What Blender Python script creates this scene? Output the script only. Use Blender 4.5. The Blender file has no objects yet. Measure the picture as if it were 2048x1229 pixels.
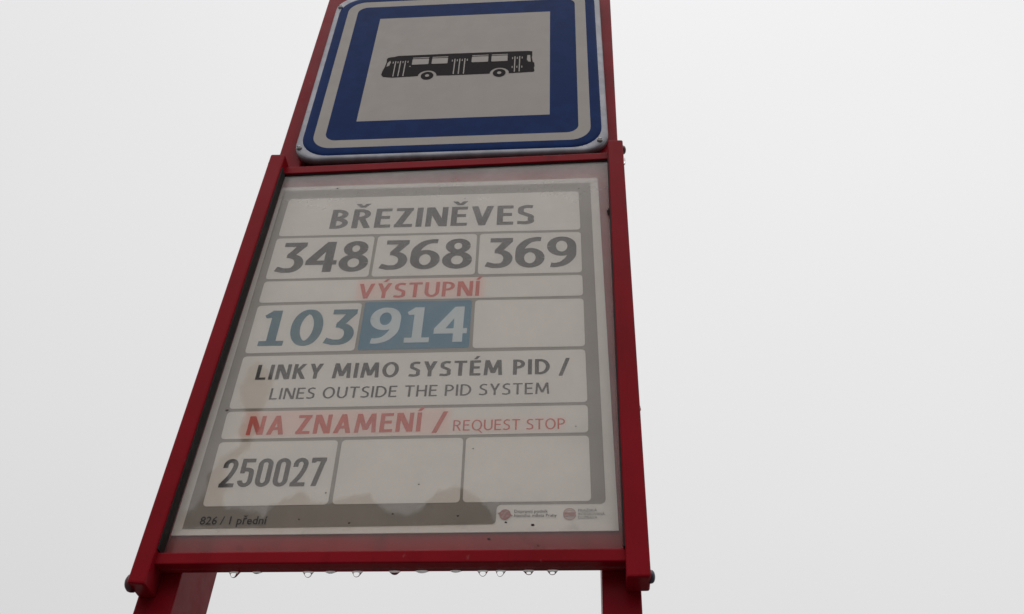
import bpy, bmesh, math, random
from mathutils import Vector, geometry
random.seed(7)
S = bpy.context.scene
COL = S.collection
H0 = 3.036                      # height of the sign's centre above the pavement

# ---------------------------------------------------------------- camera
cam_data = bpy.data.cameras.new('camera')
cam = bpy.data.objects.new('camera', cam_data)
COL.objects.link(cam)
cam.location = (0.19671, -0.92410, H0 - 1.43626)
cam.rotation_euler = (2.31153, -0.029106, 0.065473)
cam_data.sensor_fit = 'HORIZONTAL'
cam_data.sensor_width = 36.0
cam_data.lens = 36.0 * 1877.6 / 2048.0
cam_data.clip_start = 0.02
cam_data.clip_end = 5000.0
S.camera = cam

# ---------------------------------------------------------------- sky, sun, exposure
SUN_EL, SUN_AZ = math.radians(80), math.radians(25)
world = bpy.data.worlds.new('World')
S.world = world
world.use_nodes = True
wt = world.node_tree
wt.nodes.clear()
def wn(t): return wt.nodes.new(t)
def wm(op, a, b=None, c=None):
    n = wn('ShaderNodeMath'); n.operation = op
    for i, v in enumerate((a, b, c)):
        if v is None: continue
        if isinstance(v, (int, float)): n.inputs[i].default_value = v
        else: wt.links.new(v, n.inputs[i])
    return n.outputs[0]
tc = wn('ShaderNodeTexCoord')
sep = wn('ShaderNodeSeparateXYZ'); wt.links.new(tc.outputs['Generated'], sep.inputs[0])
dx, dy, dz = sep.outputs
# overcast luminance: dull at the horizon, brighter overhead
front = wm('MULTIPLY_ADD', dz, 0.26, 0.645)
front = wm('MULTIPLY_ADD', dx, 0.06, front)
zc = wm('MAXIMUM', dz, 0.0)
br = wn('ShaderNodeMapRange'); br.interpolation_type = 'SMOOTHSTEP'
wt.links.new(dz, br.inputs['Value'])
for k_, v_ in (('From Min', -0.05), ('From Max', 0.5), ('To Min', 0.12), ('To Max', 1.0)): br.inputs[k_].default_value = v_
back = wm('MULTIPLY', wm('MULTIPLY_ADD', wm('POWER', zc, 1.6), 2.95, 0.33), br.outputs[0])  # sky behind the camera, raised to light the front faces
mr = wn('ShaderNodeMapRange'); mr.interpolation_type = 'SMOOTHSTEP'
wt.links.new(dy, mr.inputs['Value'])
mr.inputs['From Min'].default_value = -0.55; mr.inputs['From Max'].default_value = 0.12
mr.inputs['To Min'].default_value = 0; mr.inputs['To Max'].default_value = 1
mixl = wm('ADD', wm('MULTIPLY', mr.outputs[0], front), wm('MULTIPLY', wm('SUBTRACT', 1.0, mr.outputs[0]), back))
cn = wn('ShaderNodeTexNoise'); cn.inputs['Scale'].default_value = 2.2; cn.inputs['Detail'].default_value = 3
wt.links.new(tc.outputs['Generated'], cn.inputs['Vector'])
mixl = wm('MULTIPLY', mixl, wm('MULTIPLY_ADD', cn.outputs['Fac'], 0.05, 0.975))
grey = wn('ShaderNodeCombineColor')
wt.links.new(wm('MULTIPLY', mixl, 10.0), grey.inputs[0])
wt.links.new(wm('MULTIPLY', mixl, 9.93), grey.inputs[1])
wt.links.new(wm('MULTIPLY', mixl, 10.02), grey.inputs[2])
sky = wn('ShaderNodeTexSky'); sky.sky_type = 'NISHITA'; sky.sun_disc = False
sky.sun_elevation = SUN_EL; sky.sun_rotation = SUN_AZ
sky.dust_density = 6.0
hs = wn('ShaderNodeHueSaturation'); hs.inputs['Saturation'].default_value = 0.25
wt.links.new(sky.outputs[0], hs.inputs['Color'])
mx = wn('ShaderNodeMix'); mx.data_type = 'RGBA'; mx.inputs[0].default_value = 0.03
wt.links.new(grey.outputs[0], mx.inputs[6]); wt.links.new(hs.outputs[0], mx.inputs[7])
bg = wn('ShaderNodeBackground'); bg.inputs['Strength'].default_value = 0.10
wt.links.new(mx.outputs[2], bg.inputs['Color'])
wo = wn('ShaderNodeOutputWorld'); wt.links.new(bg.outputs[0], wo.inputs[0])

sd = bpy.data.lights.new('sun', 'SUN'); sd.energy = 0.5; sd.angle = math.radians(40); sd.color = (1, 0.97, 0.93)
sun = bpy.data.objects.new('sun', sd); COL.objects.link(sun)
tosun = Vector((math.sin(SUN_AZ) * math.cos(SUN_EL), math.cos(SUN_AZ) * math.cos(SUN_EL), math.sin(SUN_EL)))
sun.rotation_euler = tosun.to_track_quat('Z', 'Y').to_euler()
sun.location = (2, 6, 9)
S.view_settings.view_transform = 'Standard'
S.view_settings.look = 'None'
S.view_settings.exposure = 0.0
S.view_settings.gamma = 1.0
S.view_settings.use_curve_mapping = False
S.cycles.transparent_max_bounces = 16
S.cycles.max_bounces = 12
S.cycles.use_denoising = True
S.cycles.use_adaptive_sampling = False

# ---------------------------------------------------------------- materials
class MT:
    """small node-building wrapper"""
    def __init__(s, name):
        s.m = bpy.data.materials.new(name); s.m.use_nodes = True
        s.t = s.m.node_tree; s.b = s.t.nodes['Principled BSDF']; s.out = s.t.nodes['Material Output']
        s.tc = s.t.nodes.new('ShaderNodeTexCoord')
    def n(s, t): return s.t.nodes.new(t)
    def l(s, a, b): s.t.links.new(a, b)
    def noise(s, scale, detail=4, rough=0.55, stretch=None, off=0):
        q = s.n('ShaderNodeTexNoise'); q.inputs['Scale'].default_value = scale
        q.inputs['Detail'].default_value = detail; q.inputs['Roughness'].default_value = rough
        mp = s.n('ShaderNodeMapping'); mp.inputs['Location'].default_value = (off, off, off)
        if stretch: mp.inputs['Scale'].default_value = stretch
        s.l(s.tc.outputs['Object'], mp.inputs[0]); s.l(mp.outputs[0], q.inputs['Vector'])
        return q.outputs['Fac']
    def math(s, op, a, b=None, c=None, clamp=False):
        q = s.n('ShaderNodeMath'); q.operation = op; q.use_clamp = clamp
        for i, v in enumerate((a, b, c)):
            if v is None: continue
            if isinstance(v, (int, float)): q.inputs[i].default_value = v
            else: s.l(v, q.inputs[i])
        return q.outputs[0]
    def ramp(s, v, a, b, lo=0.0, hi=1.0, smooth=True):
        q = s.n('ShaderNodeMapRange'); q.interpolation_type = 'SMOOTHSTEP' if smooth else 'LINEAR'
        s.l(v, q.inputs['Value'])
        for k, x in (('From Min', a), ('From Max', b), ('To Min', lo), ('To Max', hi)): q.inputs[k].default_value = x
        return q.outputs[0]
    def mix(s, f, a, b):
        q = s.n('ShaderNodeMix'); q.data_type = 'RGBA'
        for i, v in ((0, f), (6, a), (7, b)):
            if isinstance(v, (int, float)): q.inputs[i].default_value = v
            elif isinstance(v, tuple): q.inputs[i].default_value = (*v, 1)
            else: s.l(v, q.inputs[i])
        return q.outputs[2]
    def bump(s, h, strength, dist=0.001):
        q = s.n('ShaderNodeBump'); q.inputs['Strength'].default_value = strength; q.inputs['Distance'].default_value = dist
        s.l(h, q.inputs['Height']); s.l(q.outputs[0], s.b.inputs['Normal'])
    def set(s, **k):
        for a, v in k.items():
            s.b.inputs[a.replace('_', ' ')].default_value = (*v, 1) if isinstance(v, tuple) else v
        return s

def mat_red(name, c0, c1, spec=0.5):
    q = MT(name)
    a = q.noise(9, 5); b = q.noise(140, 4, 0.6)
    c = q.mix(q.ramp(a, 0.35, 0.7), c0, c1)
    c = q.mix(q.ramp(b, 0.66, 0.74, 0, 0.45), c, (0.05, 0.012, 0.012))     # specks of grime
    st = q.noise(26, 5, 0.65, (1, 1, 0.09), 7.0)                              # rain runs down the paint
    c = q.mix(q.ramp(st, 0.52, 0.72, 0, 0.38), c, tuple(x * 0.45 for x in c1))
    ch = q.noise(75, 5, 0.7, (1, 1, 0.55), 2.4)                               # rubbed, chalky spots
    c = q.mix(q.ramp(ch, 0.66, 0.74, 0, 0.30), c, (0.30, 0.10, 0.10))
    q.l(c, q.b.inputs['Base Color'])
    q.l(q.ramp(q.noise(30, 3), 0.3, 0.7, 0.28, 0.42), q.b.inputs['Roughness'])
    q.set(Specular_IOR_Level=spec)
    q.bump(q.noise(260, 3), 0.12, 0.0006)
    return q.m
RED = mat_red('red_paint', (0.205, 0.0055, 0.011), (0.172, 0.005, 0.0095), 0.04)
RED_BACK = mat_red('red_backing_paint', (0.34, 0.018, 0.022), (0.27, 0.014, 0.018), 0.1)

def mat_plain(name, col, rough=0.5, spec=0.4, var=0.12, scale=60, metal=0.0, grain=0.06):
    q = MT(name)
    d = tuple(x * (1 - var) for x in col)
    c = q.mix(q.ramp(q.noise(scale, 5), 0.35, 0.65), col, d)
    c = q.mix(q.ramp(q.noise(scale * 0.14, 3, off=3.1), 0.35, 0.7, 0, 0.6), c, d)
    q.l(c, q.b.inputs['Base Color'])
    q.set(Roughness=rough, Specular_IOR_Level=spec, Metallic=metal)
    q.bump(q.noise(scale * 6, 2), grain, 0.0005)
    return q.m
BLUE = mat_plain('blue_reflective_film', (0.0085, 0.027, 0.108), 0.42, 0.02, 0.2, 40)
WHITE_FILM = mat_plain('white_reflective_film', (0.33, 0.30, 0.275), 0.45, 0.08, 0.07, 26)
BLACK_FILM = mat_plain('black_film', (0.014, 0.009, 0.010), 0.5, 0.03, 0.2, 60)
METAL = mat_plain('galvanised_rim', (0.24, 0.24, 0.265), 0.45, 0.4, 0.3, 50, 0.35)
SCREW = mat_plain('screw_steel', (0.33, 0.32, 0.32), 0.35, 0.5, 0.3, 300, 0.8)
BOLT = mat_plain('painted_bolt', (0.10, 0.018, 0.030), 0.45, 0.5, 0.4, 200)
BOLT_DARK = mat_plain('dark_bolt', (0.035, 0.025, 0.05), 0.4, 0.5, 0.3, 200)
DIRT = mat_plain('dark_dirt', (0.03, 0.012, 0.010), 0.7, 0.3, 0.4, 300)
NEAR_BLACK = mat_plain('near_black', (0.012, 0.008, 0.008), 0.7, 0.3, 0.3, 100)

def mat_print(name, col, var=0.1, halos=()):
    """ink or bare paper; bleeds are soft pink colour blur painted into the paper round red words"""
    q = MT(name)
    d = tuple(x * (1 - var) for x in col)
    c = q.mix(q.ramp(q.noise(14, 5), 0.35, 0.68), col, d)
    c = q.mix(q.ramp(q.noise(300, 2), 0.3, 0.75, 0, 0.5), c, d)
    if halos:
        sp = q.n('ShaderNodeSeparateXYZ'); q.l(q.tc.outputs['Object'], sp.inputs[0])
        for (x0, x1, z0, z1, e, k, tint) in halos:
            f = q.math('MULTIPLY', q.ramp(sp.outputs[0], x0 - e, x0 + e), q.ramp(sp.outputs[0], x1 - e, x1 + e, 1, 0))
            g = q.math('MULTIPLY', q.ramp(sp.outputs[2], z0 - e, z0 + e), q.ramp(sp.outputs[2], z1 - e, z1 + e, 1, 0))
            f = q.math('MULTIPLY', f, g)
            f = q.math('MULTIPLY', f, q.ramp(q.noise(45, 3), 0.25, 0.7, 0.65 * k, k))
            c = q.mix(f, c, tint)
    q.l(c, q.b.inputs['Base Color'])
    q.set(Roughness=0.85, Specular_IOR_Level=0.2)
    return q.m
PAPER = (0.80, 0.76, 0.725)
M_PAPER = mat_print('damp_paper', PAPER, 0.06)
M_GREY = mat_print('grey_print', (0.29, 0.258, 0.228), 0.14)
M_BLACK = mat_print('black_print', (0.018, 0.013, 0.012), 0.2)
M_RED = mat_print('red_print', (0.62, 0.085, 0.055), 0.15)
M_TEAL = mat_print('teal_print', (0.010, 0.125, 0.195), 0.15)
M_TEALBOX = mat_print('teal_panel_print', (0.018, 0.165, 0.285), 0.12)
M_PALE = mat_print('pale_print', (0.60, 0.66, 0.70), 0.05)
M_LOGORED = mat_print('faded_red_print', (0.40, 0.13, 0.12), 0.2)
M_LOGOPINK = mat_print('faded_pink_print', (0.48, 0.26, 0.25), 0.2)
M_LOGOGREY = mat_print('faded_grey_print', (0.075, 0.07, 0.068), 0.2)
M_LOGOPALE = mat_print('faded_pale_grey_print', (0.20, 0.215, 0.22), 0.2)

# ---------------------------------------------------------------- object helpers
def tag(o, label=None, cat=None, group=None, kind=None):
    for k, v in (('label', label), ('category', cat), ('group', group), ('kind', kind)):
        if v: o[k] = v
    return o
ORG = {}
def thing(name, label, cat, loc, group=None):
    o = bpy.data.objects.new(name, None); COL.objects.link(o); o.location = loc
    o.empty_display_size = 0.05
    ORG[o.name] = Vector(loc)
    return tag(o, label, cat, group)
def part(name, bm, mat, parent, label=None, smooth=False, org=None):
    """bmesh in world coordinates -> mesh object under its parent"""
    base = ORG[parent.name] if parent else Vector(org or (0, 0, 0))
    bmesh.ops.translate(bm, verts=bm.verts, vec=-base)
    me = bpy.data.meshes.new(name); bm.to_mesh(me); bm.free()
    for m in (mat if isinstance(mat, list) else [mat]): me.materials.append(m)
    if smooth:
        for p in me.polygons: p.use_smooth = True
    o = bpy.data.objects.new(name, me); COL.objects.link(o)
    if parent: o.parent = parent; ORG[o.name] = base
    else: o.location = base; ORG[o.name] = base
    if label: o['label'] = label
    return o
def W(x, z, y): return Vector((x / 1000.0, y, H0 + z / 1000.0))       # sign millimetres -> world

def bar(c, y0, y1, bevel=0.0015, seg=2):
    """prism with the four front corners c (mm: BL, BR, TR, TL) between depths y0 and y1"""
    bm = bmesh.new()
    f = [bm.verts.new(W(x, z, y0)) for x, z in c]; b = [bm.verts.new(W(x, z, y1)) for x, z in c]
    bm.faces.new(f); bm.faces.new(b[::-1])
    for i in range(4): bm.faces.new((f[(i + 1) % 4], f[i], b[i], b[(i + 1) % 4]))
    bmesh.ops.recalc_face_normals(bm, faces=bm.faces)
    if bevel: bmesh.ops.bevel(bm, geom=list(bm.edges), offset=bevel, segments=seg, affect='EDGES', profile=0.6)
    return bm
def clusters(polys):
    """polygons whose bounding boxes touch, grouped (one letter at a time)"""
    bb = [(min(a for a, b in p), min(b for a, b in p), max(a for a, b in p), max(b for a, b in p)) for p in polys]
    left = set(range(len(polys))); out = []
    while left:
        grp, todo = [], [left.pop()]
        while todo:
            i = todo.pop(); grp.append(polys[i])
            hit = [k for k in left if bb[k][0] <= bb[i][2] and bb[k][2] >= bb[i][0] and bb[k][1] <= bb[i][3] and bb[k][3] >= bb[i][1]]
            left.difference_update(hit); todo += hit
        out.append(grp)
    return out
def flat(polys, y):
    """union of overlapping 2-D polygons (mm) as one flat mesh facing the street"""
    bm = bmesh.new()
    for grp in clusters(polys):
        vs, fs = [], []
        for p in grp:
            p = [a for k, a in enumerate(p) if math.dist(a, p[k - 1]) > 1e-4]
            if sum(p[i - 1][0] * p[i][1] - p[i][0] * p[i - 1][1] for i in range(len(p))) < 0: p = p[::-1]
            n = len(vs); vs += [Vector((a[0], a[1])) for a in p]; fs.append(list(range(n, n + len(p))))
        r = geometry.delaunay_2d_cdt(vs, [], fs, 0, 1e-4)
        bv = [bm.verts.new((v[0] / 1000, y, H0 + v[1] / 1000)) for v in r[0]]
        for f, src in zip(r[2], r[5]):
            if not src: continue
            try: bm.faces.new([bv[i] for i in f])
            except ValueError: pass
    for v in [v for v in bm.verts if not v.link_faces]: bm.verts.remove(v)
    for f in bm.faces:
        f.normal_update()
        if f.normal.y > 0: f.normal_flip()
    return bm
def rquad(c, r, n=6):
    """quad (TL, TR, BR, BL) with rounded corners"""
    out = []
    rs = r if isinstance(r, (list, tuple)) else [r] * 4
    for i in range(4):
        P = Vector(c[i]); A = (Vector(c[i - 1]) - P).normalized(); B = (Vector(c[(i + 1) % 4]) - P).normalized()
        q = rs[i]
        if q <= 0: out.append(tuple(P)); continue
        C = P + (A + B) * q
        for k in range(n + 1):
            t = k / n * math.pi / 2
            out.append(tuple(C - B * q * math.cos(t) - A * q * math.sin(t)))
    return out
def ellipse(cx, cy, rx, ry, n=40): return [(cx + rx * math.cos(2 * math.pi * k / n), cy + ry * math.sin(2 * math.pi * k / n)) for k in range(n)]

def lathe(profile, n, origin, axis):
    """profile of (radius, along-axis) points in metres round an axis ('X', '-X', 'Y', 'Z')"""
    bm = bmesh.new(); rings = []
    def place(r, h, t):
        a, b = r * math.cos(t), r * math.sin(t)
        v = {'X': (h, a, b), '-X': (-h, a, b), '-Y': (a, -h, b), 'Z': (a, b, h)}[axis]
        return Vector(origin) + Vector(v)
    for r, h in profile:
        if r < 1e-6: rings.append([bm.verts.new(place(0, h, 0))])
        else: rings.append([bm.verts.new(place(r, h, 2 * math.pi * k / n)) for k in range(n)])
    for A, B in zip(rings, rings[1:]):
        for k in range(n):
            a0, a1 = A[k % len(A)], A[(k + 1) % len(A)]; b0, b1 = B[k % len(B)], B[(k + 1) % len(B)]
            vs = []
            for v in (a0, a1, b1, b0):
                if v not in vs: vs.append(v)
            if len(vs) > 2: bm.faces.new(vs)
    for R in (rings[0], rings[-1]):
        if len(R) > 2: bm.faces.new(R)
    bmesh.ops.recalc_face_normals(bm, faces=bm.faces)
    return bm

# ---------------------------------------------------------------- the pavement under the stop
def make_ground():
    q = MT('concrete_paving')
    c = q.mix(q.ramp(q.noise(90, 4), 0.3, 0.7), (0.12, 0.117, 0.113), (0.17, 0.167, 0.16))
    c = q.mix(q.ramp(q.noise(0.6, 4), 0.4, 0.62, 0, 0.7), c, (0.09, 0.088, 0.085))
    q.l(c, q.b.inputs['Base Color'])
    q.l(q.ramp(q.noise(1.1, 3), 0.4, 0.6, 0.3, 0.85), q.b.inputs['Roughness'])
    q.bump(q.noise(160, 4), 0.5, 0.004)
    bm = bmesh.new()
    bmesh.ops.create_grid(bm, x_segments=40, y_segments=40, size=1500)
    tag(part('ground', bm, q.m, None), kind='structure')
make_ground()

# ---------------------------------------------------------------- red twin-post stand
YP = 0.015
def make_stand():
    t = thing('stop_stand', 'red painted twin post stand holding the blue bus sign and the notice case', 'stand', (-0.01, 0.06, 0))
    zb = -H0 * 1000 + 2
    def xs(z, a, b): return a[0] + (z - a[1]) * (b[0] - a[0]) / (b[1] - a[1])
    for name, o, i in (('post', ((-280.5, 268), (-287.4, -1010)), ((-240.0, 268), (-245.5, -1010))),
                       ('post', ((276.5, 268), (258.6, -1010)), ((234.0, 268), (217.2, -1010)))):
        top = 560
        def at(l, z): return l[0][0] + (z - l[0][1]) * (l[1][0] - l[0][0]) / (l[1][1] - l[0][1])
        l0, l1 = sorted((0, 1), key=lambda k: (o, i)[k][0][0])
        L, R = ((o, i)[l0], (o, i)[l1])
        zl = -1700
        p = part('post', bar([(at(L, zl), zl), (at(R, zl), zl), (at(R, top), top), (at(L, top), top)], YP, YP + 0.095, 0.003, 3), RED, t)
        # the straight foot below, one piece in the ground
        f = part('foot', bar([(at(L, zl), zb), (at(R, zl), zb), (at(R, zl), zl - 0.5), (at(L, zl), zl - 0.5)], YP + 0.002, YP + 0.093, 0.003, 2), RED, p)
    part('crossbar', bar([(-242, -345), (229, -345), (229, -190), (-242, -190)], YP + 0.022, YP + 0.06, 0.002), RED, t)
    part('crossbar', bar([(-238, 180), (233, 180), (233, 225), (-238, 225)], YP + 0.022, YP + 0.06, 0.002), RED, t)
make_stand()

# ---------------------------------------------------------------- blue bus sign
def rrect(inset, half=254.5, R=44.0, n=9, rmin=None, cz=-3.0):
    h = half - inset; r = max(R - inset, 1.0) if rmin is None else rmin
    hz = h
    out = []
    for cx, cy, a in ((h - r, hz - r, 0), (-h + r, hz - r, 90), (-h + r, -hz + r, 180), (h - r, -hz + r, 270)):
        for k in range(n + 1):
            t = math.radians(a + 90 * k / n); out.append((cx + r * math.cos(t), cy + r * math.sin(t) + cz * 1.0))
    return out
def rings(loops, close_first=False, close_last=False):
    """skin between loops [(points, y)]"""
    bm = bmesh.new(); R = [[bm.verts.new(W(x, z, y)) for x, z in pts] for pts, y in loops]
    for A, B in zip(R, R[1:]):
        for k in range(len(A)):
            j = (k + 1) % len(A); bm.faces.new((A[k], A[j], B[j], B[k]))
    if close_first: bm.faces.new(R[0])
    if close_last: bm.faces.new(R[-1])
    bmesh.ops.recalc_face_normals(bm, faces=bm.faces)
    return bm
def make_sign():
    t = thing('bus_stop_sign', 'square blue sign with a black bus on white, fixed above the notice case', 'sign', (0, 0.006, H0 - 0.2585))
    # pressed plate: rounded rim, rolled edge and back
    part('rim', rings([(rrect(13, rmin=36), 0.0016), (rrect(7, rmin=40), 0.0012), (rrect(3.4), 0.0016), (rrect(1.2), 0.0027), (rrect(0), 0.0048),
                       (rrect(0), 0.0125), (rrect(4), 0.0132)], True, True), METAL, t, smooth=True)
    E9 = dict(half=254.5)
    part('blue_border', rings([(rrect(27.5, rmin=33), 0.0), (rrect(19, rmin=40), 0.0), (rrect(14, rmin=45), 0.0003), (rrect(10.8, rmin=48), 0.0009), (rrect(9.6, rmin=50), 0.0016)]), BLUE, t, smooth=True)
    part('white_line', rings([(rrect(47, rmin=19), 0.0), (rrect(27.5, rmin=33), 0.0)]), WHITE_FILM, t)
    sq = []
    base = rrect(47, rmin=19)
    n = len(base)
    hs = 161.0
    for i, (x, z) in enumerate(base):      # walk the white square opposite each point of the rounded loop
        m = max(abs(x), abs(z + 3.0)); 
        sq.append((x / m * hs, (z + 3.0) / m * hs))
    for q, (cx, cz) in ((0, (hs, hs)), (1, (-hs, hs)), (2, (-hs, -hs)), (3, (hs, -hs))): sq[q * 10 + 4] = (cx, cz); sq[q * 10 + 5] = (cx - (1e-3 if cx > 0 else -1e-3), cz)
    part('blue_field', rings([(base, 0.0), (sq, 0.0)]), BLUE, t)
    part('white_panel', flat([[(-hs, -hs), (hs, -hs), (hs, hs), (-hs, hs)]], 0.0), WHITE_FILM, t)
    # the bus
    YB = -0.00025
    body = [(-136, -27), (-135.2, -16), (-132.6, -4), (-130.8, 12), (-131.4, 22), (-129.5, 26), (-124, 27.6), (-118, 28.4), (-112, 31), (-20, 31.6), (60, 31), (121, 30.2), (129.6, 28.4), (129.8, 14), (129.2, 9), (131, -5.5), (133.5, -8), (134.3, -18), (133.3, -23.5), (134.3, -33), (132.8, -36), (89.4, -37.6)]
    body += [(73 + 16.6 * math.cos(a), -35.6 + 16.2 * math.sin(a)) for a in [math.radians(v) for v in range(0, 181, 12)]]
    body += [(56, -36.4), (-14.7, -36.8), (-37.2, -36)]
    body += [(-53.6 + 16.4 * math.cos(a), -35.4 + 16.2 * math.sin(a)) for a in [math.radians(v) for v in range(0, 181, 12)]]
    body += [(-71, -35.4), (-115, -37), (-132, -33.6)]
    pic = part('bus_pictogram', flat([body], YB), BLACK_FILM, t)
    for x0, x1 in ((-84.3, -54.6), (-49, -20.5), (22.3, 51.8), (57.4, 86.2)):
        wd = part('bus_window', flat([rquad([(x0, 18.2), (x1, 18.2), (x1, 0.6), (x0, 0.6)], 1.6, 3)], YB - 0.00025), WHITE_FILM, pic)
        part('vent', flat([[(x0 + .3, 20.4), (x1, 20.4), (x1, 22.6), (x0 + .3, 22.6)]], YB - 0.00025), WHITE_FILM, wd)
    part('rear_window', flat([[(-124.6, 16.2), (-123, 10.3), (-124.8, 0.2), (-129.2, -2.4), (-128.8, 8.5)]], YB - 0.00025), WHITE_FILM, pic)
    part('windscreen', flat([[(121, 16), (126.2, 16.2), (127.4, -5), (123, -4), (120.6, 2)]], YB - 0.00025), WHITE_FILM, pic)
    TK = ((-118.6, 9.6), (-110, 9.9), (-101, 10.2), (-92, 10.3), (-12.2, 8.6), (-3.4, 9), (5.5, 9.2), (14.4, 9.2), (95, 8.6), (103.4, 8.9), (112, 9.1), (95, -19.2), (103.4, -19.2), (112, -19.2))
    for a, b in ((-130, -80), (-20, 20), (90, 120)):
        dl = [[(x - 0.95, -33.8), (x + 0.95, -33.8), (x + 0.95, 14), (x - 0.95, 14)] for x in (-114.4, -105.6, -96.6, -7.8, 1.0, 10.1, 99.2, 107.6) if a < x < b]
        dl += [[(x - 0.8, z - 3), (x + 0.8, z - 3), (x + 0.8, z + 3), (x - 0.8, z + 3)] for x, z in TK if a < x < b]
        part('bus_door', flat(dl, YB - 0.0002), WHITE_FILM, pic)
    part('indicator', flat([ellipse(-87, -4.3, 1.3, 1.3, 10)], YB - 0.0002), WHITE_FILM, pic)
    for cx in (-53.6, 73.0):
        wl = part('bus_wheel', flat([ellipse(cx, -35.4, 11.2, 12)], YB - 0.0001), BLACK_FILM, pic)
        part('hub', flat([ellipse(cx, -35.4, 3.7, 3.9, 24)], YB - 0.0004), WHITE_FILM, pic)
    for x, z in ((-246.3, -226), (240.8, -232.5), (-246.0, 212.5), (241, 212)):
        bm = lathe([(0.0048, 0), (0.0048, 0.0012), (0.0042, 0.0026), (0.0028, 0.0036), (0, 0.004)], 20, W(x, z, 0.0018), '-Y')
        s = part('screw', bm, SCREW, t, smooth=True)
        part('slot', bar([(x - 3.2, z - 0.5), (x + 3.2, z - 0.5), (x + 3.2, z + 0.5), (x - 3.2, z + 0.5)], -0.0024, -0.0012, 0), NEAR_BLACK, s)
make_sign()

# ---------------------------------------------------------------- notice case
PANE = (-268.5, 243.5, -967.0, -280.0)       # x0, x1, z0, z1
WET_PX = [(-222, -672), (-200, -690), (-192, -705), (-191, -736), (-197, -752), (-192, -775), (-198, -795), (-199, -810), (-210, -822), (-219, -830), (-221, -842),
          (-217, -852), (-214, -866), (-213, -884), (-206, -890), (-180, -894), (-166, -898), (-163, -917), (-258, -917), (-262, -900), (-244, -890), (-238, -868), (-240, -845), (-232, -832),
          (-229, -820), (-213, -808), (-212, -795), (-219, -785), (-214, -757), (-225, -744), (-232, -720), (-228, -690)]
WET_CURVE = [(-170, -915), (-158, -893), (-150, -884), (-141, -880), (-133, -874), (-125, -871), (-117, -874), (-110, -881), (-100, -886), (-88, -885), (-78, -880), (-60, -875.5), (-48, -873), (-42, -876), (-38, -884),
             (-32, -890), (-14, -898), (0, -901), (8, -900), (15, -896), (22, -888), (27, -880), (34, -873), (44, -867.5), (55, -866), (66, -868), (76, -876), (84, -885), (92, -893), (99, -902), (103, -920)]
def inside(p, poly):
    c = False; n = len(poly)
    for i in range(n):
        (x0, y0), (x1, y1) = poly[i], poly[i - 1]
        if (y0 > p[1]) != (y1 > p[1]) and p[0] < (x1 - x0) * (p[1] - y0) / (y1 - y0) + x0: c = not c
    return c
def segdist(p, poly):
    d = 1e9
    for i in range(len(poly)):
        (x0, y0), (x1, y1) = poly[i - 1], poly[i]
        ux, uy = x1 - x0, y1 - y0; L = ux * ux + uy * uy
        t = max(0, min(1, ((p[0] - x0) * ux + (p[1] - y0) * uy) / L)) if L else 0
        d = min(d, math.hypot(p[0] - x0 - ux * t, p[1] - y0 - uy * t))
    return d
WET2 = WET_CURVE + [(101, -914), (60, -917), (-100, -918.5), (-168, -919)]
def wet(p):
    w = 0
    for poly, soft, k in ((WET_PX, 4.0, 0.85), (WET2, 3.2, 0.85)):
        xs = [a[0] for a in poly]; zs = [a[1] for a in poly]
        if not (min(xs) - 8 < p[0] < max(xs) + 8 and min(zs) - 8 < p[1] < max(zs) + 8): continue
        d0 = 1.3 * math.sin(p[0] * .31 + p[1] * .17) + 1.0 * math.sin(p[0] * .73 - p[1] * .52) + .7 * math.sin(p[0] * 1.3 + p[1] * 1.1)
        d = d0 + segdist(p, poly) * (1 if inside(p, poly) else -1)
        t = max(0, min(1, 0.5 + d / (2 * soft)))
        w = max(w, k * t * t * (3 - 2 * t))
    return w
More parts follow.
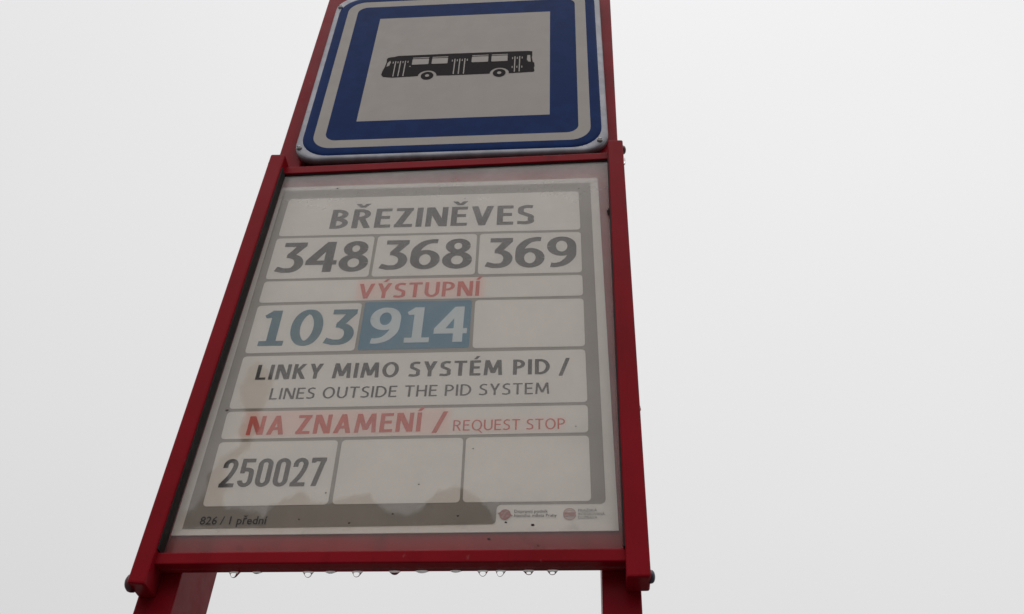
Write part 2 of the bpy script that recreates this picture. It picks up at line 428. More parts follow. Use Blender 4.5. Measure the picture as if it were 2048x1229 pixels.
def mat_pane():
    q = MT('fogged_acrylic')
    t = q.t
    sp = q.n('ShaderNodeSeparateXYZ'); q.l(q.tc.outputs['Object'], sp.inputs[0])
    # condensation is heaviest at the top of the case and thins out downwards
    cr = q.n('ShaderNodeFloatCurve')
    q.l(q.ramp(sp.outputs[2], PANE[2] / 1000 + ZC, PANE[3] / 1000 + ZC, 0, 1, False), cr.inputs['Value'])
    pts = cr.mapping.curves[0].points
    pts[0].location = (0, FOG[0]); pts[1].location = (1, FOG[-1])
    for k, v in enumerate(FOG[1:-1]): pts.new((0.035, 0.10, 0.45, 0.8, 0.93)[k], v)
    cr.mapping.update()
    at = q.n('ShaderNodeAttribute'); at.attribute_name = 'wet'
    f = cr.outputs[0]
    f = q.math('MULTIPLY', f, q.ramp(q.noise(11, 4, 0.6), 0.3, 0.7, 0.88, 1.1))
    f = q.math('MULTIPLY', f, q.ramp(q.noise(55, 4, 0.6, off=2), 0.3, 0.7, 0.95, 1.05))
    f = q.math('MULTIPLY', f, q.math('SUBTRACT', 1.0, at.outputs['Fac']))
    col = q.mix(q.ramp(q.noise(20, 4, off=5), 0.35, 0.7), (0.85, 0.815, 0.78), (0.79, 0.76, 0.72))
    dif = q.n('ShaderNodeBsdfDiffuse'); q.l(col, dif.inputs['Color'])
    trl = q.n('ShaderNodeBsdfTranslucent'); q.l(col, trl.inputs['Color'])
    fog = q.n('ShaderNodeMixShader'); fog.inputs[0].default_value = 0.25
    q.l(dif.outputs[0], fog.inputs[1]); q.l(trl.outputs[0], fog.inputs[2])
    tr = q.n('ShaderNodeBsdfTransparent'); q.l(q.mix(at.outputs['Fac'], (0.97, 0.96, 0.94), (0.88, 0.845, 0.80)), tr.inputs[0])
    a = q.n('ShaderNodeMixShader'); q.l(f, a.inputs[0]); q.l(tr.outputs[0], a.inputs[1]); q.l(fog.outputs[0], a.inputs[2])
    # specks of dirt on the outside
    dd = q.n('ShaderNodeBsdfDiffuse'); dd.inputs[0].default_value = (0.06, 0.04, 0.03, 1)
    v = q.n('ShaderNodeTexVoronoi'); v.inputs['Scale'].default_value = 34; v.inputs['Randomness'].default_value = 1
    q.l(q.tc.outputs['Object'], v.inputs['Vector'])
    sepc = q.n('ShaderNodeSeparateColor'); q.l(v.outputs['Color'], sepc.inputs[0])
    spk = q.math('MULTIPLY', q.ramp(v.outputs['Distance'], 0.035, 0.06, 1, 0), q.ramp(sepc.outputs[0], 0.90, 0.93))
    low = q.ramp(sp.outputs[2], PANE[2] / 1000 + ZC + 0.02, PANE[2] / 1000 + ZC + 0.16, 0.8, 0.35)
    edge = q.math('MULTIPLY', q.ramp(q.noise(38, 5, 0.65, off=9), 0.52, 0.72, 0, 0.25), q.ramp(sp.outputs[2], PANE[2] / 1000 + ZC + 0.02, PANE[2] / 1000 + ZC + 0.075, 1, 0.0))
    edge2 = q.math('MULTIPLY', q.ramp(q.noise(26, 5, 0.65, off=4), 0.50, 0.75, 0, 0.10), q.ramp(sp.outputs[2], PANE[3] / 1000 + ZC - 0.04, PANE[3] / 1000 + ZC - 0.012, 0.0, 1))
    s = q.math('MAXIMUM', q.math('MULTIPLY', spk, low), q.math('MAXIMUM', edge, edge2))
    b = q.n('ShaderNodeMixShader'); q.l(s, b.inputs[0]); q.l(a.outputs[0], b.inputs[1]); q.l(dd.outputs[0], b.inputs[2])
    gl = q.n('ShaderNodeBsdfGlossy'); gl.inputs['Roughness'].default_value = 0.12
    fr = q.n('ShaderNodeFresnel'); fr.inputs['IOR'].default_value = 1.42
    c = q.n('ShaderNodeMixShader'); q.l(q.math('MULTIPLY', fr.outputs[0], 0.45), c.inputs[0]); q.l(b.outputs[0], c.inputs[1]); q.l(gl.outputs[0], c.inputs[2])
    q.l(c.outputs[0], q.out.inputs['Surface'])
    return q.m
def mat_clear():
    q = MT('clear_acrylic_edge')
    tr = q.n('ShaderNodeBsdfTransparent'); tr.inputs[0].default_value = (0.97, 0.97, 0.96, 1)
    q.l(tr.outputs[0], q.out.inputs['Surface'])
    return q.m
ZC = 0.975
FOG = (0.05, 0.07, 0.20, 0.21, 0.24, 0.33, 0.48)
def make_case():
    t = thing('notice_case', 'red framed case with a fogged clear pane over the printed stop notice', 'display case', (-0.012, 0.0, H0 - 0.975))
    # side channels (BL, BR, TR, TL)
    l = part('side_channel', bar([(-286.6, -991.5), (-266.5, -993.0), (-256.0, -267.5), (-279.4, -266.5)], -0.020, 0.0146, 0.003, 3), RED, t)
    r = part('side_channel', bar([(242.4, -986.8), (267.6, -986.3), (274.8, -260.5), (251.8, -259.5)], -0.020, 0.0146, 0.003, 3), RED, t)
    part('dark_strip', bar([(-266.9, -951), (-264.7, -951), (-254.6, -297), (-256.9, -297)], -0.0164, -0.0004, 0.0004, 1), NEAR_BLACK, l)  # near-black strip lining the inner face of each channel
    part('dark_strip', bar([(241.4, -950), (243.2, -950), (251.8, -289), (250.3, -289)], -0.0164, -0.0004, 0.0004, 1), NEAR_BLACK, r)
    part('top_rail', bar([(-275.5, -297.5), (270.2, -286.0), (270.2, -271.0), (-275.0, -281.4)], -0.0045, 0.0075, 0.0012), RED, t)
    part('bottom_rail', bar([(-282.2, -966.0), (263.8, -964.5), (263.8, -949.8), (-282.0, -952.3)], -0.012, 0.0095, 0.0014), RED, t)
    part('back_panel', bar([(-282, -963), (263.5, -962), (270, -285), (-275, -294)], 0.0078, 0.0142, 0), RED_BACK, t)
    part('thin_dark_strip', bar([(-275, -299.6), (270, -288.0), (270, -284.0), (-275, -295.2)], -0.0018, 0.004, 0), NEAR_BLACK, t)  # thin near-black strip along the lower edge of the top rail
    # pane with the condensation as a surface attribute on a fine grid
    bm = bmesh.new(); lay = bm.verts.layers.float.new('wet')
    nx, nz = 170, 226
    g = []
    for j in range(nz + 1):
        row = []
        z = PANE[2] + (PANE[3] - PANE[2]) * j / nz
        for i in range(nx + 1):
            k = j / nz
            xa = -282.5 + 7.0 * k; xb = 263.8 + 6.4 * k
            x = xa + (xb - xa) * i / nx
            v = bm.verts.new(W(x, z, 0.0)); v[lay] = wet((x, z)); row.append(v)
        g.append(row)
    for j in range(nz):
        for i in range(nx): bm.faces.new((g[j][i], g[j][i + 1], g[j + 1][i + 1], g[j + 1][i]))
    bnd = [g[0][0], g[0][nx], g[nz][nx], g[nz][0]]
    bk = [bm.verts.new(v.co + Vector((0, 0.002, 0))) for v in bnd]
    f = bm.faces.new(bk[::-1]); f.material_index = 1
    for f in bm.faces:
        f.normal_update()
        if f.material_index == 0 and f.normal.y > 0: f.normal_flip()
    part('pane', bm, [mat_pane(), mat_clear()], t, 'fogged clear pane with wet runs at the bottom and left')
    prof = [(0.0072, -0.001), (0.0072, 0.0010), (0.0066, 0.0030), (0.0048, 0.0046), (0.0022, 0.0054), (0, 0.0056)]
    for x, z, ax, m in ((-286.2, -990 + 5, '-X', BOLT), (267.2, -979.5, 'X', BOLT_DARK), (274.2, -268.5, 'X', BOLT), (-279.3, -277.5, '-X', BOLT)):
        k = 1.4 if z < -900 and x < 0 else 1.0
        part('bolt', lathe([(a * k, b * k) for a, b in prof], 20, W(x, z, -0.006), ax), m, t, smooth=True)
make_case()
def make_specks():
    t = bpy.data.objects['notice_case']
    rnd = random.Random(11)
    spots = [(72, -813.9, 1.0), (114, -911.5, 1.5), (143.9, -915.0, 2.2), (60, -903, 1.6), (-14, -900, 1.3), (-62, -911, 1.4), (-95, -872, 1.2), (-120, -906, 1.2), (-166, -332, 1.4), (34, -365, .9), (-240, -752, 2.0), (96, -932, 1.6), (150, -940, 1.3), (-40, -938, 1.0), (205, -350, 0.9), (12, -862, 1.1)]
    for x, z, r in spots:
        pts = [(x + r * rnd.uniform(.6, 1.15) * math.cos(k * 0.628) * 1.15, z + r * rnd.uniform(.5, 1.0) * math.sin(k * 0.628)) for k in range(10)]
        part('dirt_speck', flat([pts], -0.00025), DIRT, t)
make_specks()

# ---------------------------------------------------------------- lettering built from pen strokes
def hull(P):
    P = sorted(set(P)); H = []
    for Q in (P, P[::-1]):
        k = len(H)
        for p in Q:
            while len(H) - k >= 2 and (H[-1][0] - H[-2][0]) * (p[1] - H[-2][1]) - (H[-1][1] - H[-2][1]) * (p[0] - H[-2][0]) <= 0: H.pop()
            H.append(p)
        H.pop()
    return H
def path(pts, v, h):
    out = []; n = len(pts); L = []
    for i in range(n):
        a = pts[max(i - 1, 0)]; b = pts[min(i + 1, n - 1)]
        tx, ty = b[0] - a[0], b[1] - a[1]; m = math.hypot(tx, ty) or 1; tx /= m; ty /= m
        w = 0.5 * math.hypot(v * ty, h * tx)
        L.append(((pts[i][0] - ty * w, pts[i][1] + tx * w), (pts[i][0] + ty * w, pts[i][1] - tx * w)))
    for a, b in zip(L, L[1:]): out.append(hull([a[0], a[1], b[1], b[0]]))
    return out
def arc(cx, cy, rx, ry, a0, a1, n=18): return [(cx + rx * math.cos(math.radians(a0 + (a1 - a0) * k / n)), cy + ry * math.sin(math.radians(a0 + (a1 - a0) * k / n))) for k in range(n + 1)]
def box(x0, y0, x1, y1): return [(x0, y0), (x1, y0), (x1, y1), (x0, y1)]
def dia(x0, y0, x1, y1, w): return [(x0 - w / 2, y0), (x0 + w / 2, y0), (x1 + w / 2, y1), (x1 - w / 2, y1)]
def spline(P, n=8):
    out = []
    Q = [P[0]] + P + [P[-1]]
    for i in range(1, len(Q) - 2):
        p0, p1, p2, p3 = Q[i - 1:i + 3]
        for k in range(n):
            t = k / n
            out.append(tuple(0.5 * (2 * p1[d] + (p2[d] - p0[d]) * t + (2 * p0[d] - 5 * p1[d] + 4 * p2[d] - p3[d]) * t * t + (3 * p1[d] - p0[d] - 3 * p2[d] + p3[d]) * t ** 3) for d in (0, 1)))
    return out + [P[-1]]
def glyph(c, v, h):
    """polygons and advance width; cap height 1, stem width v, bar width h"""
    if c in 'ŘĚÝÍÉÁ':
        base = {'Ř': 'R', 'Ě': 'E', 'Ý': 'Y', 'Í': 'I', 'É': 'E', 'Á': 'A'}[c]
        P, w = glyph(base, v, h); m = w / 2
        if base == 'R': m -= 0.04
        if c in 'ŘĚ': e = v * .45; P = P + [[(m - e, 1.08), (m + e, 1.08), (m + .17 + e, 1.285), (m + .17 - e, 1.285), (m, 1.17), (m - .17 + e, 1.285), (m - .17 - e, 1.285)]]
        else: P = P + [dia(m - 0.02, 1.08, m + 0.13, 1.29, v * 0.9)]
        return P, w
    d = v * 1.1
    if c == 'I': return [box(0, 0, v, 1)], v
    if c == 'E': return [box(0, 0, v, 1), box(0, 0, .53, h), box(0, 1 - h, .52, 1), box(0, .53 - h / 2, .48, .53 + h / 2)], .53
    if c == 'L': return [box(0, 0, v, 1), box(0, 0, .50, h)], .50
    if c == 'T': return [box(0, 1 - h, .62, 1), box(.31 - v / 2, 0, .31 + v / 2, 1)], .62
    if c == 'H': return [box(0, 0, v, 1), box(.68 - v, 0, .68, 1), box(0, .52 - h / 2, .68, .52 + h / 2)], .68
    if c in 'PRB':
        W_ = .57; yb = .40 if c == 'P' else (.44 if c == 'R' else .47)
        yc = (1 - h / 2 + yb + h / 2) / 2; ry = (1 - h / 2 - yb - h / 2) / 2; rx = min(.27, W_ - v / 2 - v)
        xc = W_ - v / 2 - rx - (0.03 if c == 'B' else 0)
        P = [box(0, 0, v, 1)] + path([(v / 2, yc + ry), (xc, yc + ry)] + arc(xc, yc, rx, ry, 88, -88) + [(xc, yc - ry), (v / 2, yc - ry)], v, h)
        if c == 'R': P += [dia(.62 - d / 2, 0, .27, yb + h * .8, d)]; return P, .62
        if c == 'B':
            y1 = yb + h * .55; yc = (h / 2 + y1 - h / 2 + .0) / 2; ry = (y1 - h / 2 - h / 2) / 2; xc += .04
            P += path([(v / 2, yc + ry), (xc, yc + ry)] + arc(xc, yc, rx, ry, 88, -88) + [(xc, yc - ry), (v / 2, yc - ry)], v, h)
            return P, .60
        return P, .57
    if c == 'D':
        return [box(0, 0, v, 1)] + path([(v / 2, 1 - h / 2), (.24, 1 - h / 2)] + arc(.24, .5, .71 - .24 - v / 2, .5 - h / 2, 89, -89, 30) + [(.24, h / 2), (v / 2, h / 2)], v, h), .71
    if c == 'U':
        W_ = .67; rx = (W_ - v) / 2
        return path([(v / 2, 1)] + arc(W_ / 2, .36, rx, .36 - h / 2 + .01, 180, 360, 30) + [(W_ - v / 2, 1)], v, h), W_
    if c in 'OQ':
        W_ = .80
        P = path(arc(W_ / 2, .5, (W_ - v) / 2, .515 - h / 2, 0, 360, 48), v, h)
        if c == 'Q': P += [dia(.80, -.22, .46, .12, d * .9)]
        return P, W_
    if c == 'Z': return [box(0.02, 1 - h, .58, 1), box(0, 0, .59, h), dia(d * .58, h * .5, .58 - d * .58, 1 - h * .5, d * 1.15)], .59
    if c == 'N': return [box(0, 0, v * .95, 1), box(.70 - v * .95, 0, .70, 1), dia(.70 - d * .62, 0, d * .62, 1, d * 1.2)], .70
    if c == 'V': return [dia(.36, 0, d * .5, 1, d), dia(.36, 0, .72 - d * .5, 1, d)], .72
    if c == 'A': return [dia(d * .5, 0, .36, 1, d), dia(.72 - d * .5, 0, .36, 1, d), box(.16, .24, .56, .24 + h)], .72
    if c == 'Y': return [box(.33 - v / 2, 0, .33 + v / 2, .46), dia(.33, .40, d * .5, 1, d), dia(.33, .40, .66 - d * .5, 1, d)], .66
    if c == 'K': return [box(0, 0, v, 1), dia(v * .9, .47, .60 - d * .5, 1, d * 1.05), dia(.64 - d * .5, 0, v * 1.25, .58, d * 1.05)], .64
    if c == 'M': return [dia(v * .5, 0, v * .5 + .06, 1, v * .95), dia(.90 - v * .5, 0, .84 - v * .5, 1, v * .95), dia(.45, .14, v * .62 + .05, 1, d), dia(.45, .14, .85 - v * .62, 1, d)], .90
    if c == 'S':
        P = spline([(.50, .90), (.40, .94 - h * .12), (.28, 1 - h / 2), (.14, .90 - h * .3), (v * .5 + .02, .75), (.13, .61), (.29, .51), (.44, .40), (.53 - v * .5, .26), (.44, .12 + h * .1), (.26, h / 2), (.12, h * .55 + .01), (.01, .10)])
        return path(P, v * .98, h), .54
    if c == '/': return [dia(.0, -.12, .36, 1.04, v)], .38
    if c == ' ': return [], .22
    # digits
    if c == '1': return [box(.30 - v / 2, 0, .30 + v / 2, 1), box(.05, 0, .56, h * .95), [(.30 - v / 2, 1), (.30 + v / 2 - .02, 1), (.30, .80), (.09, .78), (.05, .86)]], .58
    if c == '0': return path(arc(.33, .5, .33 - v / 2, .515 - h / 2, 0, 360, 48), v, h), .66
    if c == '3':
        return [box(.09, 1 - h, .59, 1), [(.59, 1), (.59, 1 - h * .85), (.40, .60), (.22, .52), (.19, .57), (.38, .90)]] + path([(.20, .575 - h * .1), (.30, .60 - h * .35)] + arc(.29, .30, .59 - .29 - v / 2, .30 - h / 2 + .0, 78, -88, 26) + [(.18, h * .5), (.02, h * .55 + .05)], v * 1.02, h * 1.05), .59
    if c == '4': return [box(.40, 0, .40 + v, 1), box(0, .235, .68, .235 + h), [(0, .235), (0, .235 + h), (.40, 1), (.40 + v * .9, 1), (.40 + v * .9, .97), (.20, .32)]], .68
    if c == '8': return path(arc(.32, .755, .275 - v / 2, .255 - h / 2, 0, 360, 40), v * .95, h) + path(arc(.32, .28, .32 - v / 2, .29 - h / 2, 0, 360, 44), v, h), .64
    if c in '69':
        P = path(arc(.33, .315, .32 - v / 2, .325 - h / 2, 0, 360, 44), v, h) + path(spline([(.57, 1 - h * .48), (.46, 1 - h * .42), (.28, .87), (.13, .66), (v / 2 + .01, .40), (v / 2 + .01, .28)]), v, h)
        if c == '9': P = [[(.65 - x, 1 - y) for x, y in p] for p in P]
        return P, .65
    raise KeyError(c)
def dglyph(c, v, h):
    """narrow engineering digits"""
    w = .44; r = (w - v) / 2; x = w / 2
    if c == '0': return path([(v / 2, .5)] + [(v / 2, .28)] + arc(x, .22, r, .22 - h / 2, 180, 360, 20) + [(w - v / 2, .5), (w - v / 2, .72)] + arc(x, .78, r, .22 - h / 2, 0, 180, 20) + [(v / 2, .5)], v, h), w
    if c == '2': return path([(v / 2, .68)] + arc(x, .77, r, .23 - h / 2, 180, 0, 20) + spline([(w - v / 2, .74), (w - v / 2 - .03, .58), (.24, .34), (.10, .12), (.07, .02)]), v, h) + [box(0, 0, w, h)], w
    if c == '5': return [box(.02, 1 - h, w - .02, 1), box(.02, .48, .02 + v * .95, 1)] + path(spline([(.07, .54), (.14, .60), (x + .01, .625 - h * .1), (w - v / 2 - .02, .56), (w - v / 2, .40)]) + [(w - v / 2, .26)] + arc(x, .23, r, .23 - h / 2, 0, -180, 20), v, h), w
    if c == '7': return [box(0, 1 - h, w, 1), box(0, .82, v * .9, 1), dia(.10 + v / 2, 0, w - v / 2, 1 - h * .3, v * 1.05)], w
def lay(text, v, h, gap, fn=glyph):
    x = 0; P = []; lo, hi = 1e9, -1e9
    for c in text:
        g, w = fn(c, v, h)
        for p in g:
            P.append([(a + x, b) for a, b in p])
            for a, b in p:
                lo = min(lo, a + x); hi = max(hi, a + x)
        x += w + gap
    return P, lo, hi
def letter(text, x0, x1, zl, zr, cap, v, h, gap=.10, fn=glyph):
    """fit a line of text between x0 and x1 (mm) on the baseline zl..zr"""
    P, lo, hi = lay(text, v, h, gap, fn)
    k = (x1 - x0) / (hi - lo)
    return [[(x0 + (a - lo) * k, zl + (zr - zl) * ((a - lo) / (hi - lo)) + b * cap) for a, b in p] for p in P]
def typed(text, x0, x1, z, cap, y, thin=0.0):
    """small type from the built-in font, as mesh polygons placed in millimetres"""
    cu = bpy.data.curves.new('type', 'FONT'); cu.body = text; cu.size = 1.0; cu.resolution_u = 2; cu.offset = thin
    o = bpy.data.objects.new('type', cu); COL.objects.link(o)
    bpy.context.view_layer.update()
    me = o.evaluated_get(bpy.context.evaluated_depsgraph_get()).to_mesh()
    vs = [v.co.copy() for v in me.vertices]; fs = [list(p.vertices) for p in me.polygons]
    o.to_mesh_clear(); bpy.data.objects.remove(o); bpy.data.curves.remove(cu)
    lo = min(v.x for v in vs); hi = max(v.x for v in vs)
    k = (x1 - x0) / (hi - lo); kz = cap / 0.70
    bm = bmesh.new(); bv = [bm.verts.new(W(x0 + (v.x - lo) * k, z + v.y * kz, y)) for v in vs]
    for f in fs:
        try: bm.faces.new([bv[i] for i in f])
        except ValueError: pass
    for f in bm.faces:
        f.normal_update()
        if f.normal.y > 0: f.normal_flip()
    return bm

# ---------------------------------------------------------------- the printed notice inside the case
def make_notice():
    YS = 0.0046
    t = thing('stop_notice', 'printed white stop notice with route numbers sitting behind the fogged pane', 'notice', (-0.012, YS, H0 - 0.922))
    zc = -0.922
    L1, L2, L3, L4 = YS - 0.0003, YS - 0.0006, YS - 0.0009, YS - 0.0012
    part('paper_sheet', bar([(-265.6, -922.5), (238.0, -920), (234.4, -320.6), (-256.5, -320.0)], YS, YS + 0.0012, 0), M_PAPER, t)
    part('grey_frame', flat([[(-251.6, -328.5), (222.6, -331.5), (225.2, -880)] + arc(219.2, -880.5, 6, 6, 0, -90, 6) + [(108.6, -886.5)] + arc(108.6, -892.5, 6, 6, 90, 180, 6) + [(102.4, -906.8)] + arc(97.4, -906, 5, 5, 0, -90, 6) + [(-16, -912.5), (-254.6, -914.6)]], L1), M_GREY, t)
    tint = (0.84, 0.60, 0.545)  # pink of the colour blur painted round the red captions
    def rel(x0, x1, z0, z1, e, k): return ((x0 + 12) / 1000, (x1 + 12) / 1000, (z0 + 922) / 1000, (z1 + 922) / 1000, e / 1000, k, tint)
    b3 = mat_print('paper_with_pink_halo', PAPER, 0.06, [rel(-106, 72, -566, -527, 5, 0.9)])
    b6 = mat_print('paper_with_pink_halo', PAPER, 0.06, [rel(-217, 41, -790, -751, 5.5, 0.9), rel(44, 182, -788, -767, 3, 0.45)])
    cells = {
     'row1': [(-239.5, -348.8), (204.6, -351.2), (205.8, -435.6), (-240.0, -432.0)],
     'r2c1': [(-241, -437.1), (-94.6, -438.0), (-93.6, -520.5), (-241, -520.7)], 'r2c2': [(-89.6, -438.0), (56, -439.1), (57, -521.1), (-89.3, -520.6)], 'r2c3': [(60.4, -439.2), (206.0, -441.0), (206.2, -522.4), (61.2, -521.3)],
     'row3': [(-241, -525.2), (206.5, -527.6), (206.7, -566.4), (-241.0, -566)],
     'r4c1': [(-240.4, -571.6), (-95.0, -571), (-94.0, -655.6), (-240.2, -656.8)], 'r4c3': [(60.6, -570.8), (207, -572.0), (207.3, -655.9), (61.6, -655.4)],
     'row5': [(-240.4, -662.1), (207.4, -661.2), (208.1, -745.0), (-240.2, -746.9)],
     'row6': [(-240.6, -751.6), (208.3, -749.6), (208.2, -789.8), (-239.6, -792.6)],
     'r7c1': [(-239.6, -797.2), (-93.0, -796.4), (-91.6, -884.7), (-238.2, -885.9)], 'r7c2': [(-88.2, -796.2), (58.8, -795.2), (60.2, -883.5), (-86.6, -884.5)], 'r7c3': [(62.2, -795.0), (208.5, -794.6), (208.9, -883.0), (63.6, -883.3)]}
    names = {}
    for k, c in cells.items():
        m = {'row3': b3, 'row6': b6}.get(k, M_PAPER)
        names[k] = part('white_field', flat([rquad(c, 5.0)], L2), m, t)
    tb = part('blue_field', flat([rquad([(-91.0, -569.4), (56.2, -570.2), (56.8, -654.6), (-89.6, -655.2)], 3.0)], L2), M_TEALBOX, t, 'grey blue field behind the white 914')
    def put(nm, polys, mat, parent, lab=None): part(nm, flat(polys, L3), mat, parent, lab)
    put('stop_name', letter('BŘEZINĚVES', -166, 138.5, -419.2, -421.6, 42.2, .195, .155, .115), M_BLACK, names['row1'])
    V, Hh = .195, .142
    put('route_number', letter('348', -232.0, -97.5, -508.6, -509.6, 61.6, V, Hh, .05), M_BLACK, names['r2c1'], 'black 348')
    put('route_number', letter('368', -81.2, 51.4, -507.8, -508.9, 60, V, Hh, .05), M_BLACK, names['r2c2'], 'black 368')
    put('route_number', letter('369', 70.0, 199.4, -509.7, -510.9, 60.4, V, Hh, .05), M_BLACK, names['r2c3'], 'black 369')
    put('caption', letter('VÝSTUPNÍ', -103.2, 68.8, -562.8, -562.5, 28.2, .175, .14, .12), M_RED, names['row3'])
    put('route_number', letter('103', -226.0, -98.8, -644.6, -645.4, 63, V, Hh, .07), M_TEAL, names['r4c1'], 'teal 103')
    put('route_number', letter('914', -79.6, 52.6, -643.6, -644.4, 62.4, V, Hh, .06), M_PALE, tb, 'white 914')
    put('caption', letter('LINKY MIMO SYSTÉM PID /', -216.8, 187.6, -701.6, -700.6, 24.6, .19, .15, .14), M_BLACK, names['row5'], 'bold caption LINKY MIMO SYSTEM PID')
    put('caption', letter('LINES OUTSIDE THE PID SYSTEM', -191.8, 161.4, -733.6, -731.8, 17.8, .14, .115, .14), M_BLACK, names['row5'], 'thin caption LINES OUTSIDE THE PID SYSTEM')
    put('caption', letter('NA ZNAMENÍ', -209.6, 9.2, -787.4, -785.3, 28.2, .185, .15, .135) + letter('/', 19.5, 37.8, -784.5, -784.5, 27.4, .17, .15), M_RED, names['row6'], 'bold red caption NA ZNAMENI')
    put('caption', letter('REQUEST STOP', 45.2, 180.6, -785.2, -784.6, 15.6, .13, .108, .125), M_RED, names['row6'], 'thin red caption REQUEST STOP')
    put('stop_number', letter('250027', -226.2, -102.2, -860.8, -860.2, 39.2, .148, .135, .085, dglyph), M_BLACK, names['r7c1'])
    part('small_print', typed('826 / 1 přední', -236, -158, -909.3, 10.2, L3, 0.012), M_BLACK, t)
    # the two operators' marks in the white corner
    e = part('round_emblem', flat([ellipse(112.4, -899.4, 6.4, 6.6, 28), [(103.6, -897.6), (108, -896.2), (108, -901)], [(121.2, -901.0), (117, -897.4), (117, -902.2)]], L3), M_LOGORED, t)
    part('emblem_mark', flat([[(108.2, -903.2), (110.4, -903.8), (114.4, -896.6), (117.0, -896.2), (115.0, -894.6), (112.4, -895.4)], [(107.6, -897.6), (111.0, -896.4), (110.2, -898.6), (108.4, -899.6)], [(114.6, -899.8), (117.2, -901.0), (113.4, -903.6), (113.0, -901.6)]], L4), M_LOGOPINK, e)
    part('emblem_text', typed('Dopravní podnik', 122.7, 160.4, -897.4, 3.9, L3, 0.012), M_LOGOGREY, t)
    part('emblem_text', typed('hlavního města Prahy', 122.7, 170.4, -902.6, 3.7, L3, 0.012), M_LOGOGREY, t)
    e = part('round_emblem', flat(path(arc(184.5, -899.5, 6.7, 6.9, 20, 160, 20), 1.1, 1.1) + path(arc(184.5, -899.5, 6.7, 6.9, 200, 340, 20), 1.1, 1.1) + path(arc(184.5, -899.5, 4.6, 4.8, 25, 155, 16), .7, .7) + path(arc(184.5, -899.5, 4.6, 4.8, 205, 335, 16), .7, .7) + [box(177.4, -902.0, 191.6, -897.2)], L3), M_LOGOPINK, t)
    part('emblem_mark', flat(letter('PID', 179.2, 190, -901.2, -901.2, 3.3, .19, .15), L4), M_LOGORED, e)
    part('emblem_text', typed('PRAŽSKÁ', 194, 215.2, -896.4, 3.2, L3, 0.014), M_LOGOPALE, t)
    part('emblem_text', typed('INTEGROVANÁ', 194, 223.6, -901.0, 3.2, L3, 0.014), M_LOGOPALE, t)
    part('emblem_text', typed('DOPRAVA', 194, 215.2, -905.4, 3.2, L3, 0.014), M_LOGOPALE, t)
make_notice()

# ---------------------------------------------------------------- rain drops hanging on the case
def mat_water():
    q = MT('rain_water')
    q.set(Base_Color=(1.0, 1.0, 1.0), Roughness=0.0, IOR=1.333, Transmission_Weight=1.0)
    return q.m
WATER = mat_water()
def drop(x, z, y, r, hgt, label, skew=0.0, axis='Z', depth=None):
    """a pendant drop: flat where it clings, bell shaped below"""
    n = 14
    prof = []
    for k in range(n + 1):
        u = k / n                                   # 0 at the top, 1 at the tip
        prof.append((r * (0.70 * (1 - u * u) ** 0.5 + 0.30 * (1 - u) ** 3), -hgt * u))
    bm = lathe([(a, b) for a, b in prof], 28, (0, 0, 0), 'Z')
    for v in bm.verts:
        v.co.y *= 0.30 if depth is None else depth
        v.co.x += skew * v.co.z
    o = bpy.data.objects.new('water_drop', None)
    bpy.data.objects.remove(o)
    me = bpy.data.meshes.new('water_drop'); bm.to_mesh(me); bm.free(); me.materials.append(WATER)
    for p in me.polygons: p.use_smooth = len(p.vertices) < 6
    o = bpy.data.objects.new('water_drop', me); COL.objects.link(o)
    o.location = W(x, z, y)
    return tag(o, label, 'water drop', 'rain drops on the notice case')
def zr(x): return -966.0 + (x + 267.5) / 510.7 * 1.4 - 0.05
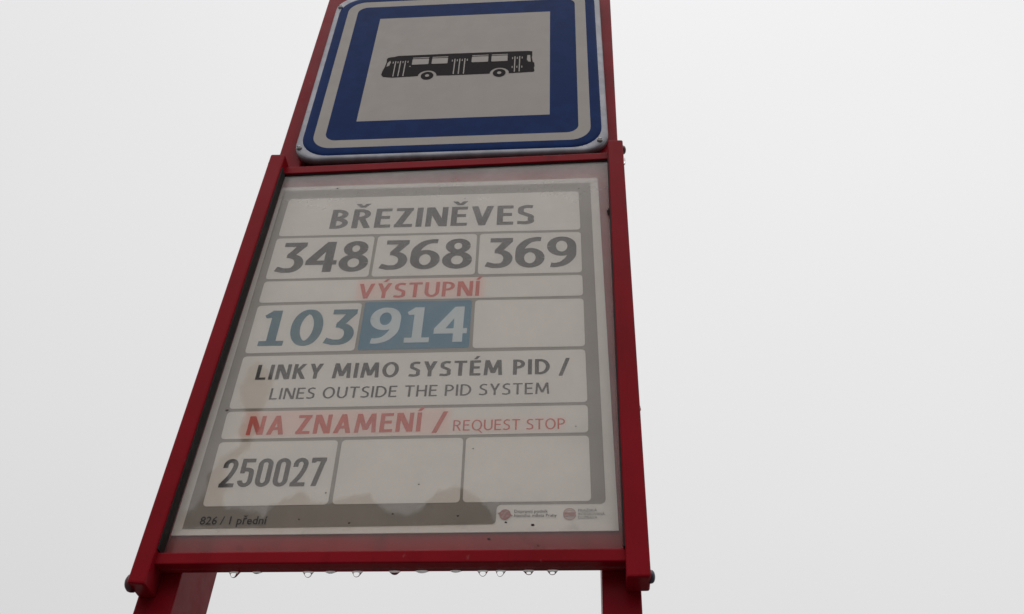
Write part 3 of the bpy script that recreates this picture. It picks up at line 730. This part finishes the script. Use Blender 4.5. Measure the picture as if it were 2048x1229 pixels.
DR = [(-182.7, 6.6, 6.6, 'clear bulging rain drop, leftmost under the bottom rail'), (-157.8, 6, 2.0, 'flat red looking rain drop beside the leftmost clear drop under the rail'),
      (-100.8, 6.4, 6.8, 'clear deep rain drop under the rail below the number 250027'), (-76.0, 7, 2.2, 'shallow red drop between two clear drops near 250027 side of rail'),
      (-46.6, 6.4, 6.6, 'clear bulging rain drop under the rail, third bulging one from left'), (-5.6, 6.8, 4.2, 'half flattened clear drop at the middle of the rail'),
      (24.5, 8, 2.4, 'wide flat red drop right of the half flattened middle drop'), (61.0, 7, 2.0, 'flat red drop just left of the row of four clear drops'),
      (90.3, 6.2, 6.6, 'clear bulging drop, first of the four clear ones at right'), (109.8, 6.0, 7.0, 'clear deepest drop, second of the four clear ones at right'),
      (139.5, 6.4, 5.2, 'clear drop, third of the four clear ones at right'), (165.3, 6.4, 5.4, 'clear drop, rightmost under the bottom rail')]
for i, (x, r, hg, lab) in enumerate(DR):
    drop(x, zr(x), 0.0084, r / 1000, hg / 1000, lab, skew=0.12 * math.sin(i * 2.3))

def blob(name, x, z, y, rx, ry, rz, mat, label, cat, group=None, seed=1):
    bm = bmesh.new(); bmesh.ops.create_icosphere(bm, subdivisions=3, radius=1)
    rnd = random.Random(seed); ph = [rnd.uniform(0, 6) for _ in range(4)]
    for v in bm.verts:
        k = 1 + 0.14 * math.sin(3 * v.co.x + ph[0]) + 0.12 * math.sin(4 * v.co.z + ph[1]) + 0.08 * math.sin(5 * v.co.y + ph[2])
        v.co = Vector((v.co.x * rx * k, v.co.y * ry * k, v.co.z * rz * k)) / 1000
    me = bpy.data.meshes.new(name); bm.to_mesh(me); bm.free(); me.materials.append(mat)
    for p in me.polygons: p.use_smooth = True
    o = bpy.data.objects.new(name, me); COL.objects.link(o); o.location = W(x, z, y)
    return tag(o, label, cat, group)
blob('dirt_lump', 247.0, -407, -0.003, 2.6, 2.6, 6.5, DIRT, 'small dark lump stuck in the corner of pane and right side channel', 'dirt', seed=4)
G = 'rain drops on the notice case'
blob('water_drop', 274.8, -303, -0.012, 1.8, 2.2, 8, WATER, 'thin rain drop running down the outer edge below the upper right bolt', 'water drop', G, 2)
blob('water_drop', 269.6, -768, -0.012, 1.6, 2.0, 3.6, WATER, 'small rain drop on the outer edge of the right channel halfway down', 'water drop', G, 3)
